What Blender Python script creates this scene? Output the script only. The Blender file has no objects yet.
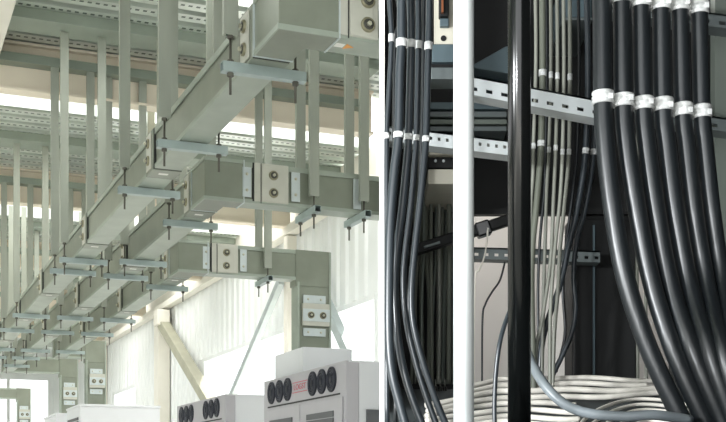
import bpy, bmesh, math, random
from mathutils import Vector, Matrix
random.seed(7)
S = bpy.context.scene
COL = S.collection
EYE = 1.6                       # eye height above the hall floor
F, CX, HY = 1200.0, 381.8, 485.0  # focal length in pixels, partition column, horizon row
ANG = math.atan2(511.8, 1200.0)   # the hall is turned against the partition wall
CA, SA = math.cos(ANG), math.sin(ANG)

# ------------------------------------------------------------------ materials
def lin(c):
    c /= 255.0
    return c / 12.92 if c <= 0.04045 else ((c + 0.055) / 1.055) ** 2.4
def rgb(r, g, b): return (lin(r), lin(g), lin(b), 1)

def mat(name, col, rough=0.5, metal=0.0, vary=0.0, scale=8.0, bump=0.0, bscale=60.0, spec=0.5, stretch=(1, 1, 1), coat=0.0):
    m = bpy.data.materials.new(name); m.use_nodes = True
    nt = m.node_tree; b = nt.nodes['Principled BSDF']
    b.inputs['Base Color'].default_value = col
    b.inputs['Roughness'].default_value = rough
    b.inputs['Metallic'].default_value = metal
    b.inputs['Specular IOR Level'].default_value = spec
    b.inputs['Coat Weight'].default_value = coat
    tc = nt.nodes.new('ShaderNodeTexCoord'); mp = nt.nodes.new('ShaderNodeMapping')
    mp.inputs['Scale'].default_value = stretch
    nt.links.new(tc.outputs['Object'], mp.inputs['Vector'])
    if vary:
        n = nt.nodes.new('ShaderNodeTexNoise'); n.inputs['Scale'].default_value = scale
        n.inputs['Detail'].default_value = 4
        r = nt.nodes.new('ShaderNodeValToRGB')
        r.color_ramp.elements[0].position = 0.3; r.color_ramp.elements[1].position = 0.7
        r.color_ramp.elements[0].color = tuple(c * (1 - vary) for c in col[:3]) + (1,)
        r.color_ramp.elements[1].color = tuple(min(1, c * (1 + vary)) for c in col[:3]) + (1,)
        nt.links.new(mp.outputs[0], n.inputs['Vector'])
        nt.links.new(n.outputs['Fac'], r.inputs[0]); nt.links.new(r.outputs[0], b.inputs['Base Color'])
    if bump:
        n2 = nt.nodes.new('ShaderNodeTexNoise'); n2.inputs['Scale'].default_value = bscale
        bp = nt.nodes.new('ShaderNodeBump'); bp.inputs['Strength'].default_value = bump
        bp.inputs['Distance'].default_value = 0.01
        nt.links.new(mp.outputs[0], n2.inputs['Vector'])
        nt.links.new(n2.outputs['Fac'], bp.inputs['Height']); nt.links.new(bp.outputs[0], b.inputs['Normal'])
    return m

def glass_mat(name, tint=(1, 1, 1, 1), white=0.0, gloss=0.06):
    m = bpy.data.materials.new(name); m.use_nodes = True
    nt = m.node_tree; nt.nodes.remove(nt.nodes['Principled BSDF'])
    out = nt.nodes['Material Output']
    t = nt.nodes.new('ShaderNodeBsdfTransparent'); t.inputs[0].default_value = tint
    w = nt.nodes.new('ShaderNodeBsdfTranslucent'); w.inputs[0].default_value = (.95, .96, .95, 1)
    g = nt.nodes.new('ShaderNodeBsdfGlossy'); g.inputs['Roughness'].default_value = .1
    m1 = nt.nodes.new('ShaderNodeMixShader'); m1.inputs[0].default_value = white
    m2 = nt.nodes.new('ShaderNodeMixShader'); m2.inputs[0].default_value = gloss
    nt.links.new(t.outputs[0], m1.inputs[1]); nt.links.new(w.outputs[0], m1.inputs[2])
    nt.links.new(m1.outputs[0], m2.inputs[1]); nt.links.new(g.outputs[0], m2.inputs[2])
    nt.links.new(m2.outputs[0], out.inputs[0])
    return m

def deck_mat():
    # galvanised deck, rows of small punched holes along the flat bands
    m = mat('deck_steel', rgb(218, 224, 217), .28, .6, .18, 3.0, stretch=(.4, 3, 1))
    nt = m.node_tree; b = nt.nodes['Principled BSDF']
    tc = nt.nodes.new('ShaderNodeTexCoord'); sp = nt.nodes.new('ShaderNodeSeparateXYZ')
    nt.links.new(tc.outputs['Object'], sp.inputs[0])
    def pulse(sock, period, centre, half):
        a = nt.nodes.new('ShaderNodeMath'); a.operation = 'DIVIDE'; a.inputs[1].default_value = period
        f = nt.nodes.new('ShaderNodeMath'); f.operation = 'FRACT'
        c = nt.nodes.new('ShaderNodeMath'); c.operation = 'COMPARE'
        c.inputs[1].default_value = centre; c.inputs[2].default_value = half
        nt.links.new(sock, a.inputs[0]); nt.links.new(a.outputs[0], f.inputs[0]); nt.links.new(f.outputs[0], c.inputs[0])
        return c.outputs[0]
    px = pulse(sp.outputs['X'], .055, .5, .26); py = pulse(sp.outputs['Y'], .21, .26, .07)
    mu = nt.nodes.new('ShaderNodeMath'); mu.operation = 'MULTIPLY'
    nt.links.new(px, mu.inputs[0]); nt.links.new(py, mu.inputs[1])
    mx = nt.nodes.new('ShaderNodeMix'); mx.data_type = 'RGBA'
    src = b.inputs['Base Color'].links[0].from_socket
    nt.links.new(mu.outputs[0], mx.inputs[0]); nt.links.new(src, mx.inputs[6])
    mx.inputs[7].default_value = rgb(84, 98, 90)
    nt.links.new(mx.outputs[2], b.inputs['Base Color'])
    return m

M = dict(
    duct=mat('duct_grey_paint', rgb(138, 144, 130), .34, .35, .10, 5, bump=.03, bscale=15),
    flange=mat('duct_flange', rgb(166, 175, 163), .4, .45, .08, 6),
    plate=mat('joint_plate', rgb(200, 200, 188), .4, .15, .05, 9),
    platelight=mat('splice_plate', rgb(205, 214, 214), .35, .45, .07, 9),
    darkgap=mat('dark_gasket', rgb(46, 48, 44), .7),
    bolt=mat('bolt_ring', rgb(150, 146, 122), .35, .6, .1, 40),
    boltdark=mat('bolt_washer', rgb(82, 82, 76), .45, .5),
    bolthead=mat('bolt_head', rgb(200, 198, 178), .3, .7),
    strut=mat('galvanised_strut', rgb(164, 169, 157), .42, .4, .10, 7, stretch=(1, 1, .3)),
    bar=mat('galvanised_channel', rgb(172, 186, 184), .4, .45, .10, 9),
    rod=mat('threaded_rod', rgb(96, 94, 86), .5, .6),
    deck=deck_mat(),
    beam=mat('beam_tan_paint', rgb(242, 231, 212), .6, 0, .05, 2),
    channel=mat('beam_channel', rgb(150, 160, 148), .5, .4, .08, 4),
    cream=mat('cream_paint', rgb(236, 232, 220), .55, 0, .04, 3),
    clad=mat('white_cladding', rgb(238, 241, 239), .5, .1, .03, 2),
    brace=mat('brace_paint', rgb(176, 174, 154), .5, .2, .08, 4),
    bracepale=mat('brace_galvanised', rgb(182, 192, 192), .45, .4, .08, 4),
    cab=mat('cabinet_grey_paint', rgb(180, 178, 182), .5, 0, .03, 3),
    cabside=mat('cabinet_white_paint', rgb(222, 224, 226), .5, 0, .02, 3),
    fan=mat('fan_guard', rgb(26, 30, 44), .5, .1),
    fanring=mat('fan_ring', rgb(48, 52, 66), .4, .3),
    red=mat('red_lettering', rgb(196, 90, 104), .6),
    louvre=mat('louvre_grey', rgb(96, 98, 100), .6),
    conc=mat('concrete', rgb(222, 220, 214), .75, 0, .06, 1.5, bump=.04, bscale=40),
    board=mat('white_board', rgb(248, 248, 248), .6, 0, .01, 3),
    orange=mat('orange_sticker', rgb(226, 160, 84), .6), white=mat('white_sticker', rgb(236, 236, 230), .6),
    # cable room
    jacket=mat('black_cable_jacket', rgb(25, 30, 33), .36, 0, .22, 14, bump=.10, bscale=60, spec=.75, stretch=(1, 1, .15)),
    jacketgrey=mat('dark_grey_cable_jacket', rgb(52, 59, 64), .32, 0, .15, 12, bump=.05, bscale=60, spec=.7, stretch=(1, 1, .2)),
    jacketsilver=mat('grey_cable_jacket', rgb(136, 144, 148), .38, 0, .1, 12, spec=.6),
    jacketolive=mat('olive_cable_jacket', rgb(112, 116, 104), .5, 0, .15, 20, stretch=(1, 1, .2)),
    jacketmid=mat('pale_grey_cable_jacket', rgb(138, 140, 130), .42, 0, .12, 20, stretch=(1, 1, .2)),
    jacketwhite=mat('cream_cable_jacket', rgb(246, 241, 230), .5, 0, .06, 12),
    tie=mat('white_cable_tie', rgb(214, 216, 214), .5, 0, .25, 70),
    pipewhite=mat('white_pipe', rgb(232, 237, 236), .32, 0, .02, 3, spec=.6),
    pipeblack=mat('black_pipe', rgb(9, 11, 11), .17, 0, .1, 5, spec=.8),
    rail=mat('perforated_rail', rgb(206, 212, 212), .35, .5, .06, 12),
    raildark=mat('dull_rail', rgb(112, 120, 120), .45, .5, .1, 12),
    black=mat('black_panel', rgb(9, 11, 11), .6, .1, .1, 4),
    bluegrey=mat('blue_grey_steel', rgb(92, 108, 114), .45, .4, .1, 5),
    ivory=mat('ivory_plastic', rgb(206, 202, 186), .55, 0, .06, 10),
    copper=mat('copper_strip', rgb(176, 112, 80), .35, .8),
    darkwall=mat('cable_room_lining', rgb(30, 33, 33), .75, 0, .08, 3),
    palewall=mat('pale_plaster', rgb(232, 228, 222), .8, 0, .03, 2),
    upright=mat('grey_green_upright', rgb(122, 130, 122), .5, .3, .08, 4),
    kerb=mat('floor_slab', rgb(74, 80, 82), .7, 0, .1, 6),
    glass=glass_mat('window_glass'), skylight=glass_mat('translucent_sheet', white=.35, gloss=.03),
)

# ------------------------------------------------------------------ mesh helpers
class MB:
    def __init__(s): s.bm = bmesh.new()
    def box(s, x0, x1, y0, y1, z0, z1):
        if x0 > x1: x0, x1 = x1, x0
        if y0 > y1: y0, y1 = y1, y0
        if z0 > z1: z0, z1 = z1, z0
        v = [s.bm.verts.new((x, y, z)) for x in (x0, x1) for y in (y0, y1) for z in (z0, z1)]
        for f in ((0, 1, 3, 2), (4, 6, 7, 5), (0, 4, 5, 1), (2, 3, 7, 6), (0, 2, 6, 4), (1, 5, 7, 3)):
            s.bm.faces.new([v[i] for i in f])
        return s
    def prism(s, pts, ext):
        e = Vector(ext)
        a = [s.bm.verts.new(p) for p in pts]; b = [s.bm.verts.new(Vector(p) + e) for p in pts]
        s.bm.faces.new(a); s.bm.faces.new(b[::-1])
        n = len(pts)
        for i in range(n): s.bm.faces.new((a[i], a[(i + 1) % n], b[(i + 1) % n], b[i]))
        return s
    def beam(s, p, q, w, h, side=(0, 0, 1)):
        # rectangular bar from p to q, h along 'side', w across
        p, q = Vector(p), Vector(q); t = (q - p).normalized()
        n = t.cross(Vector(side)).normalized(); b = n.cross(t).normalized()
        s.prism([p + n * i * w / 2 + b * j * h / 2 for i, j in ((-1, -1), (1, -1), (1, 1), (-1, 1))], q - p)
        return s
    def lathe(s, c, axis, prof, seg=24):
        # prof: list of (radius, distance along axis)
        c = Vector(c); a = Vector(axis).normalized()
        u = a.orthogonal().normalized(); w = a.cross(u)
        rings = []
        for r, t in prof:
            if r < 1e-6: rings.append([s.bm.verts.new(c + a * t)])
            else: rings.append([s.bm.verts.new(c + a * t + (u * math.cos(k * 2 * math.pi / seg) + w * math.sin(k * 2 * math.pi / seg)) * r) for k in range(seg)])
        for A, B in zip(rings, rings[1:]):
            for k in range(seg):
                l = (k + 1) % seg
                if len(A) == 1: s.bm.faces.new((A[0], B[k], B[l]))
                elif len(B) == 1: s.bm.faces.new((A[k], B[0], A[l]))
                else: s.bm.faces.new((A[k], B[k], B[l], A[l]))
        return s
    def cyl(s, c, axis, r, h, seg=16): return s.lathe(c, axis, [(0, 0), (r, 0), (r, h), (0, h)], seg)
    def tube(s, pts, r, seg=12, caps=True):
        pts = [Vector(p) for p in pts]; n = len(pts)
        rad = r if isinstance(r, (list, tuple)) else [r] * n
        up = None; rings = []
        for i, p in enumerate(pts):
            t = (pts[min(i + 1, n - 1)] - pts[max(i - 1, 0)]).normalized()
            if up is None: up = t.orthogonal().normalized()
            up = (up - t * up.dot(t)).normalized(); w = t.cross(up)
            rings.append([s.bm.verts.new(p + (up * math.cos(k * 2 * math.pi / seg) + w * math.sin(k * 2 * math.pi / seg)) * rad[i]) for k in range(seg)])
        for A, B in zip(rings, rings[1:]):
            for k in range(seg): s.bm.faces.new((A[k], A[(k + 1) % seg], B[(k + 1) % seg], B[k]))
        if caps: s.bm.faces.new(rings[0][::-1]); s.bm.faces.new(rings[-1])
        return s

def spline(pts, step=6):
    P = [Vector(p) for p in pts]; out = []
    P = [P[0] * 2 - P[1]] + P + [P[-1] * 2 - P[-2]]
    for i in range(1, len(P) - 2):
        a, b, c, d = P[i - 1:i + 3]
        for k in range(step):
            t = k / step
            out.append(0.5 * ((2 * b) + (c - a) * t + (2 * a - 5 * b + 4 * c - d) * t * t + (3 * b - a - 3 * c + d) * t ** 3))
    out.append(P[-2]); return out

def to_obj(name, mb, m, base, smooth=False, bevel=0):
    bmesh.ops.recalc_face_normals(mb.bm, faces=mb.bm.faces)
    bmesh.ops.translate(mb.bm, verts=mb.bm.verts, vec=-Vector(base))
    me = bpy.data.meshes.new(name); mb.bm.to_mesh(me); mb.bm.free()
    if smooth: me.polygons.foreach_set('use_smooth', [True] * len(me.polygons))
    me.materials.append(M[m])
    o = bpy.data.objects.new(name, me); COL.objects.link(o)
    if bevel:
        bv = o.modifiers.new('bevel', 'BEVEL'); bv.width = bevel; bv.segments = 2; bv.limit_method = 'ANGLE'
    return o

def place(o, base, hall):
    b = Vector(base)
    if hall:
        o.location = (b.x * CA - b.y * SA, b.x * SA + b.y * CA, b.z + EYE); o.rotation_euler = (0, 0, ANG)
    else: o.location = (b.x, b.y, b.z + EYE)

def thing(name, label, cat, base, hall=True, group=None):
    o = bpy.data.objects.new(name, None); COL.objects.link(o); o.empty_display_size = .05
    place(o, base, hall); o['label'] = label; o['category'] = cat; o['base'] = base
    if group: o['group'] = group
    return o
BASES = {}
def Thing(name, label, cat, base, hall=True, group=None):
    o = bpy.data.objects.new(name, None); COL.objects.link(o); o.empty_display_size = .05
    place(o, base, hall); o['label'] = label; o['category'] = cat
    if group: o['group'] = group
    BASES[o] = Vector(base); return o
def part(root, name, mb, m, smooth=False, bevel=0, parent=None, label=None):
    o = to_obj(name, mb, m, BASES[root], smooth, bevel); o.parent = parent or root
    if label: o['label'] = label
    return o
def split_part(root, name, mb, m, smooth=False, bevel=0, parent=None):
    # every loose piece becomes a part of its own
    bm = mb.bm; seen = set(); out = []
    bm.verts.index_update()
    for v0 in bm.verts:
        if v0 in seen: continue
        isl, st = [], [v0]; seen.add(v0)
        while st:
            v = st.pop(); isl.append(v)
            for e in v.link_edges:
                w = e.other_vert(v)
                if w not in seen: seen.add(w); st.append(w)
        nb = MB(); mp = {v: nb.bm.verts.new(v.co) for v in isl}; fs = set(f for v in isl for f in v.link_faces)
        for f in fs: nb.bm.faces.new([mp[v] for v in f.verts])
        out.append(nb)
    bm.free()
    return [part(root, name, nb, m, smooth, bevel, parent) for nb in out]
def single(name, mb, m, label, cat, base, hall=True, group=None, smooth=False, bevel=0):
    o = to_obj(name, mb, m, base, smooth, bevel); place(o, base, hall)
    o['label'] = label; o['category'] = cat
    if group: o['group'] = group
    return o
def struct(name, mb, m, hall=True, parent=None, smooth=False, bevel=0):
    o = to_obj(name, mb, m, (0, 0, 0), smooth, bevel)
    if parent is None: place(o, (0, 0, 0), hall); o['kind'] = 'structure'
    else: o.parent = parent
    return o
ORD = ['first', 'second', 'third', 'fourth', 'fifth', 'sixth', 'seventh', 'eighth', 'ninth', 'tenth', 'eleventh', 'twelfth', 'thirteenth', 'fourteenth', 'fifteenth', 'sixteenth', 'seventeenth', 'eighteenth', 'nineteenth', 'twentieth']
def P(px, py, d): return Vector(((px - CX) / F * d, d, (HY - py) / F * d))

# ================================================================== THE HALL  (hall coordinates: v across, u along, z above eye)
RZ = 3.35          # underside of the roof deck
WV = 4.6           # right-hand wall
UE = 30.0          # end wall
def vmax(u): return min(WV, .4265 * u - .02)

struct('floor', MB().prism([(-9, -4, -1.6), (WV + 2.0, -4, -1.6), (WV + 2, UE + .3, -1.6), (-9, UE + .3, -1.6)], (0, 0, -.2)), 'conc')

def deck(name, u0, u1):
    mb = MB(); bm = mb.bm; prof = []; u = math.floor(u0 / .21) * .21
    while u < u1:
        for du, z in ((0, 0), (.128, 0), (.136, .13), (.202, .13)):
            if u0 <= u + du <= u1: prof.append((u + du, RZ + z))
        u += .21
    rows = []
    for uu, z in prof:
        vm = max(vmax(uu), -1.5)
        rows.append([bm.verts.new((x, uu, z)) for x in (-5, vm)])
    for a, b in zip(rows, rows[1:]): bm.faces.new((a[0], a[1], b[1], b[0]))
    o = struct(name, mb, 'deck')
    so = o.modifiers.new('sheet', 'SOLIDIFY'); so.thickness = .004; so.offset = 0
    return o
SKY = [(6.9, 8.05), (9.62, 10.97), (13.4, 15.5), (17.35, 19.3), (21.35, 23.2)]  # nearest one, out of view, is added to brighten the near floor and deck
edges = [-1.0] + [e for s in SKY for e in s] + [UE]
for k in range(0, len(edges), 2): deck('ceiling', edges[k], edges[k + 1])
for k, (a, b) in enumerate(SKY):
    mb = MB(); vm0, vm1 = vmax(a), vmax(b)
    mb.prism([(-5, a, RZ + .135), (vm0, a, RZ + .135), (vm1, b, RZ + .135), (-5, b, RZ + .135)], (0, 0, .006))
    struct('window_%d' % (5 + k), mb, 'skylight')

# roof beams and purlins
for k, u in enumerate((9.47, 13.23, 17.13, 21.13, 25.2)):
    vm = min(vmax(u - .2), WV - .12)
    w = ['nearest the camera, in front of the first roof light', 'second from the camera', 'third from the camera', 'fourth from the camera', 'farthest, close to the end wall'][k]
    t = Thing('roof_beam', 'tan painted roof beam crossing the hall above the ducts, ' + w, 'beam', (0, u, 2.98), True, 'tan roof beams')
    part(t, 'web', MB().box(-5, vm, u - .02, u + .02, 3.0, RZ - .022), 'beam')
    part(t, 'flange', MB().box(-5, vm, u - .07, u + .07, 2.98, 3.0).box(-5, vm, u - .07, u + .07, RZ - .022, RZ - .002), 'beam')
    part(t, 'channel', MB().box(-5, vm - .1, u - .14, u - .02, 3.17, 3.182).box(-5, vm - .1, u - .032, u - .02, 3.182, 3.235).box(-5, vm - .1, u - .14, u - .128, 3.182, 3.235), 'channel', label='grey steel channel bolted along the tan web')
for k, (u0, u1) in enumerate(((8.70, 8.98), (11.8, 12.12), (15.75, 16.15), (19.75, 20.1))):
    vm = vmax(u0)
    mb = MB().box(-5, vm, u0, u1, 3.27, 3.285).box(-5, vm, u0, u0 + .015, 3.285, RZ - .003).box(-5, vm, u1 - .015, u1, 3.285, RZ - .003)
    single('roof_purlin', mb, 'channel', 'flat grey purlin under the ribbed roof deck, ' + ['just in front of the nearest tan beam', 'just in front of the second tan beam', 'just in front of the third tan beam', 'just in front of the fourth tan beam'][k], 'purlin', (0, u0, 3.27), True, 'roof purlins')
single('tie_beam', MB().box(.62, .87, 4.0, 9.4, 3.12, RZ - .004), 'cream', 'cream beam running lengthwise under the roof deck, in the top left corner', 'beam', (.7, 4, 3.12), True, bevel=.01)

# right-hand wall: ribbed white cladding with window openings
WIN = [(10.86, 13.1), (13.4, 17.5), (22.47, 24.66)]
WZ0, WZ1, EAVE = -.25, 1.88, 2.95
def ribbed(mb, u0, u1, z0, z1):
    u = math.ceil(u0 / .26) * .26; prof = [(u0, 0)]
    while u < u1 - .02:
        for du, dv in ((0, 0), (.17, 0), (.195, -.03), (.235, -.03)):
            if u0 < u + du < u1: prof.append((u + du, dv))
        u += .26
    prof.append((u1, 0))
    bot = [mb.bm.verts.new((WV + dv, uu, z0)) for uu, dv in prof]; top = [mb.bm.verts.new((WV + dv, uu, z1)) for uu, dv in prof]
    for i in range(len(prof) - 1): mb.bm.faces.new((bot[i], bot[i + 1], top[i + 1], top[i]))
mb = MB(); U0 = 10.82
ribbed(mb, U0, UE, WZ1, EAVE); ribbed(mb, U0, UE, -1.6, WZ0)
last = U0
for a, b in WIN:
    if a > last: ribbed(mb, last, a, WZ0, WZ1)
    last = b
ribbed(mb, last, UE, WZ0, WZ1)
o = struct('wall_right', mb, 'clad'); so = o.modifiers.new('sheet', 'SOLIDIFY'); so.thickness = .05; so.offset = 0
struct('trim_1', MB().box(WV - .04, WV + .1, U0, UE, EAVE, RZ), 'cream')
struct('trim_2', MB().box(WV - .18, WV - .045, U0 - .1, UE - .02, EAVE - .05, EAVE + .05), 'cream', bevel=.008)
for k, (a, b) in enumerate(WIN):
    fr = MB()
    for z0, z1 in ((WZ0, WZ0 + .06), (WZ1 - .05, WZ1)): fr.box(WV - .035, WV + .05, a, b, z0, z1)
    n = 1
    for i in range(n + 1):
        u = a + (b - a - .05) * i / n; fr.box(WV - .03, WV + .05, u, u + .05, WZ0 + .06, WZ1 - .05)
    w = struct('window_%d' % (k + 1), fr, 'clad')
    struct('pane', MB().box(WV + .006, WV + .014, a + .03, b - .03, WZ0 + .03, WZ1 - .02), 'glass', parent=w)
# end wall with one wide bright window
EW = (1.1, 4.05, -.4, 2.62)
mb = MB()
for x0, x1, z0, z1 in ((-5, EW[0], -1.6, RZ + .1), (EW[1], WV + .1, -1.6, RZ + .1), (EW[0], EW[1], EW[3], RZ + .1), (EW[0], EW[1], -1.6, EW[2])):
    mb.box(x0, x1, UE, UE + .12, z0, z1)
for i in range(40):
    v = -5 + i * .24
    if v + .05 < EW[0] or v > EW[1]: mb.box(v, v + .05, UE - .025, UE, -1.6, RZ + .1)
    else: mb.box(v, v + .05, UE - .025, UE, EW[3], RZ + .1)
struct('wall_back', mb, 'clad')
fr = MB().box(EW[0], EW[1], UE, UE + .1, EW[2], EW[2] + .08).box(EW[0], EW[1], UE, UE + .1, EW[3] - .08, EW[3])
for i in range(4): x = EW[0] + (EW[1] - EW[0] - .07) * i / 3; fr.box(x, x + .07, UE, UE + .1, EW[2] + .08, EW[3] - .08)
w = struct('window_4', fr, 'clad'); struct('pane', MB().box(EW[0], EW[1], UE + .045, UE + .055, EW[2], EW[3]), 'glass', parent=w)

# unseen left wall, added to dim the duct sides: solid above, low windows below
mb = MB().box(-5.12, -5, -1, UE + .1, .9, RZ + .1).box(-5.12, -5, -1, UE + .1, -1.6, -1.0)
for i in range(7): mb.box(-5.12, -5, -1 + i * 5.1, -.6 + i * 5.1, -1.0, .9)
struct('wall_left', mb, 'channel')
# columns along the right wall
for k, (u, w, h, s) in enumerate(((13.25, .14, .12, 'behind the down-turned duct leg'), (19.75, .3, .2, 'carrying the thick knee brace'), (25.4, .26, .16, 'farthest along the right wall'))):
    t = Thing('steel_column', 'cream steel column standing against the ribbed white wall, ' + s, 'column', (WV - .2, u, -1.6), True, 'wall columns')
    part(t, 'shaft', MB().box(WV - .045 - h, WV - .045, u - w / 2, u + w / 2, -1.58, EAVE - .06), 'cream', bevel=.01)
    part(t, 'base_plate', MB().box(WV - .1 - h, WV - .035, u - w / 2 - .06, u + w / 2 + .06, -1.6, -1.58), 'cream')
# bracing just inside the wall
VB = WV - .16
t = Thing('diagonal_brace', 'thick olive box brace sloping down from the cream column to the cabinets', 'brace', (VB - .18, 15.85, .8), True)
part(t, 'tube', MB().beam((VB - .03, 19.5, 2.66), (VB - .03, 15.93, .88), .16, .16), 'brace', bevel=.008)
part(t, 'gusset', MB().box(VB - .16, VB + .05, 19.3, 19.59, 2.60, 2.85), 'cream', bevel=.01)
t = Thing('diagonal_brace', 'thin pale brace sloping down left behind the duct leg, across the large window', 'brace', (VB, 15.85, .8), True)
part(t, 'tube', MB().beam((VB - .06, 13.25, 2.36), (VB - .06, 15.75, .9), .075, .09), 'bracepale', bevel=.006)
t = Thing('diagonal_brace', 'short blue-grey brace seen right of the duct leg, just above the near cabinet', 'brace', (VB, 10.9, 1.0), True)
part(t, 'tube', MB().beam((VB, 12.3, 2.28), (VB, 11.0, 1.1), .09, .12), 'bracepale', bevel=.006)
single('wall_girt', MB().box(VB - .09, VB + .1, 10.85, 19.6, .66, .80), 'cream', 'cream horizontal rail along the ribbed wall where the braces meet, behind the cabinets', 'rail', (VB, 15, .66), True)

# ------------------------------------------------------------------ busbar ducts
ZB, DW = 1.65, .142
def bolt(root, c, axis, r, parent):
    b = part(root, 'bolt', MB().lathe(c, axis, [(r, 0), (r, .006), (r * .92, .010), (r * .6, .010), (r * .6, .006), (0, .006)], 28), 'bolt', True, parent=parent)
    part(root, 'washer', MB().lathe(c, axis, [(r * .72, .0065), (r * .70, .0115), (r * .45, .012), (0, .012)], 24), 'boltdark', True, parent=parent)
    part(root, 'bolt_head', MB().lathe(c, axis, [(r * .34, .011), (r * .34, .022), (r * .2, .025), (0, .025)], 6), 'bolthead', parent=parent)

def run_u(mb, fl, v0, u0, u1, zt):      # straight length along the hall
    mb.box(v0 + .009, v0 + DW - .009, u0, u1, ZB + .006, zt - .006)
    fl.box(v0, v0 + DW, u0, u1, ZB - .002, ZB + .008).box(v0, v0 + DW, u0, u1, zt - .010, zt)
    fl.box(v0, v0 + .006, u0, u1, ZB + .008, ZB + .02).box(v0 + DW - .006, v0 + DW, u0, u1, ZB + .008, ZB + .02)
    fl.box(v0, v0 + .006, u0, u1, zt - .03, zt - .010).box(v0 + DW - .006, v0 + DW, u0, u1, zt - .03, zt - .010)
def run_v(mb, fl, u0, v0, v1, zt, clip=None):
    def bx(m, ua, ub, za, zb):
        ca = lambda u: min(v1, .4265 * u - .012) if clip else v1
        m.prism([(v0, ua, za), (ca(ua), ua, za), (ca(ub), ub, za), (v0, ub, za)], (0, 0, zb - za))
    bx(mb, u0 + .009, u0 + DW - .009, ZB + .006, zt - .006)
    bx(fl, u0, u0 + DW, ZB - .002, ZB + .008); bx(fl, u0, u0 + DW, zt - .010, zt)
    for za, zb in ((ZB + .008, ZB + .02), (zt - .03, zt - .010)):
        bx(fl, u0, u0 + .006, za, zb); bx(fl, u0 + DW - .006, u0 + DW, za, zb)

def joint_u(t, v0, u0, zt, nm='joint_box'):
    # clamp joint across a straight length; bolt heads on the left face
    L = .17
    j = part(t, nm, MB().box(v0 - .006, v0 + DW + .006, u0, u0 + L, ZB - .006, zt + .004), 'duct', bevel=.003)
    split_part(t, 'gasket', MB().box(v0 - .002, v0 + DW + .002, u0 - .012, u0, ZB - .003, zt + .001).box(v0 - .002, v0 + DW + .002, u0 + L, u0 + L + .012, ZB - .003, zt + .001), 'darkgap', parent=j)
    part(t, 'cover_plate', MB().box(v0 - .012, v0 - .006, u0 + .03, u0 + L - .03, ZB + .008, zt - .01), 'plate', bevel=.002, parent=j)
    h = zt - ZB
    for f in (.28, .72): bolt(t, (v0 - .012, u0 + L / 2, ZB + h * f), (-1, 0, 0), .026, j)
    part(t, 'sticker', MB().box(v0 + .04, v0 + .09, u0 + .06, u0 + .09, ZB - .0075, ZB - .006), 'white', parent=j)

def joint_v(t, u0, vc, zt, splice=True, clip=None):
    # clamp joint on the cross run, bolts facing the camera
    L = .2; h = zt - ZB
    a, b = vc - .115, vc + .095
    if clip: b = min(b, clip)
    j = part(t, 'joint_box', MB().box(a, b, u0 - .006, u0 + .05, ZB + .010, zt + .002), 'plate' , bevel=.003)
    part(t, 'cover_plate', MB().box(a + .045, min(b - .022, vc + .07), u0 - .012, u0 - .006, ZB + .012, zt - .012), 'plate', bevel=.002, parent=j)
    split_part(t, 'gasket', MB().box(a - .01, a, u0 - .003, u0 + .04, ZB + .01, zt + .001).box(a + .038, a + .042, u0 - .009, u0 - .006, ZB, zt), 'darkgap', parent=j)
    for f in (.28, .72): bolt(t, (vc, u0 - .012, ZB + h * f), (0, -1, 0), .028, j)
    if splice:
        for s in (-1, 1):
            v = vc - .155 if s < 0 else vc + .145
            p = part(t, 'splice_plate', MB().box(v - .032, v + .022, u0 - .006, u0, ZB + .03, zt - .03), 'platelight', bevel=.002)
            split_part(t, 'rivet', MB().lathe((v - .005, u0 - .006, ZB + .07), (0, -1, 0), [(.009, 0), (.007, .005), (0, .006)], 12).lathe((v - .005, u0 - .006, zt - .07), (0, -1, 0), [(.009, 0), (.007, .005), (0, .006)], 12), 'bolthead', True, parent=p)

def elbow(t, v0, u0, zt, dv, du):
    e = part(t, 'elbow', MB().prism([(v0 - .005, u0 - .005, ZB - .005), (v0 + dv, u0 - .005, ZB - .005), (v0 + dv, u0 + DW + .005, ZB - .005), (v0 + DW + .005, u0 + DW + .005, ZB - .005), (v0 + DW + .005, u0 + du, ZB - .005), (v0 - .005, u0 + du, ZB - .005)], (0, 0, zt - ZB + .009)), 'duct', bevel=.002)
    lip = MB()
    for z0, z1 in ((ZB - .006, ZB + .014), (zt - .014, zt + .006)):
        lip.box(v0 - .011, v0 + dv, u0 - .011, u0 - .004, z0, z1).box(v0 - .011, v0 - .004, u0 - .004, u0 + du, z0, z1)
    split_part(t, 'elbow_lip', lip, 'flange', parent=e)
    split_part(t, 'end_plate', MB().box(v0 + dv, v0 + dv + .006, u0 - .012, u0 + DW + .008, ZB - .008, zt + .008).box(v0 - .012, v0 + DW + .008, u0 + du, u0 + du + .006, ZB - .008, zt + .008), 'platelight', parent=e)

def far_elbow(t, v0, u0, zt):
    part(t, 'elbow', MB().box(v0 - .005, v0 + DW + .005, u0 - .02, u0 + DW + .005, ZB - .005, zt + .004), 'duct', bevel=.002)

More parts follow.
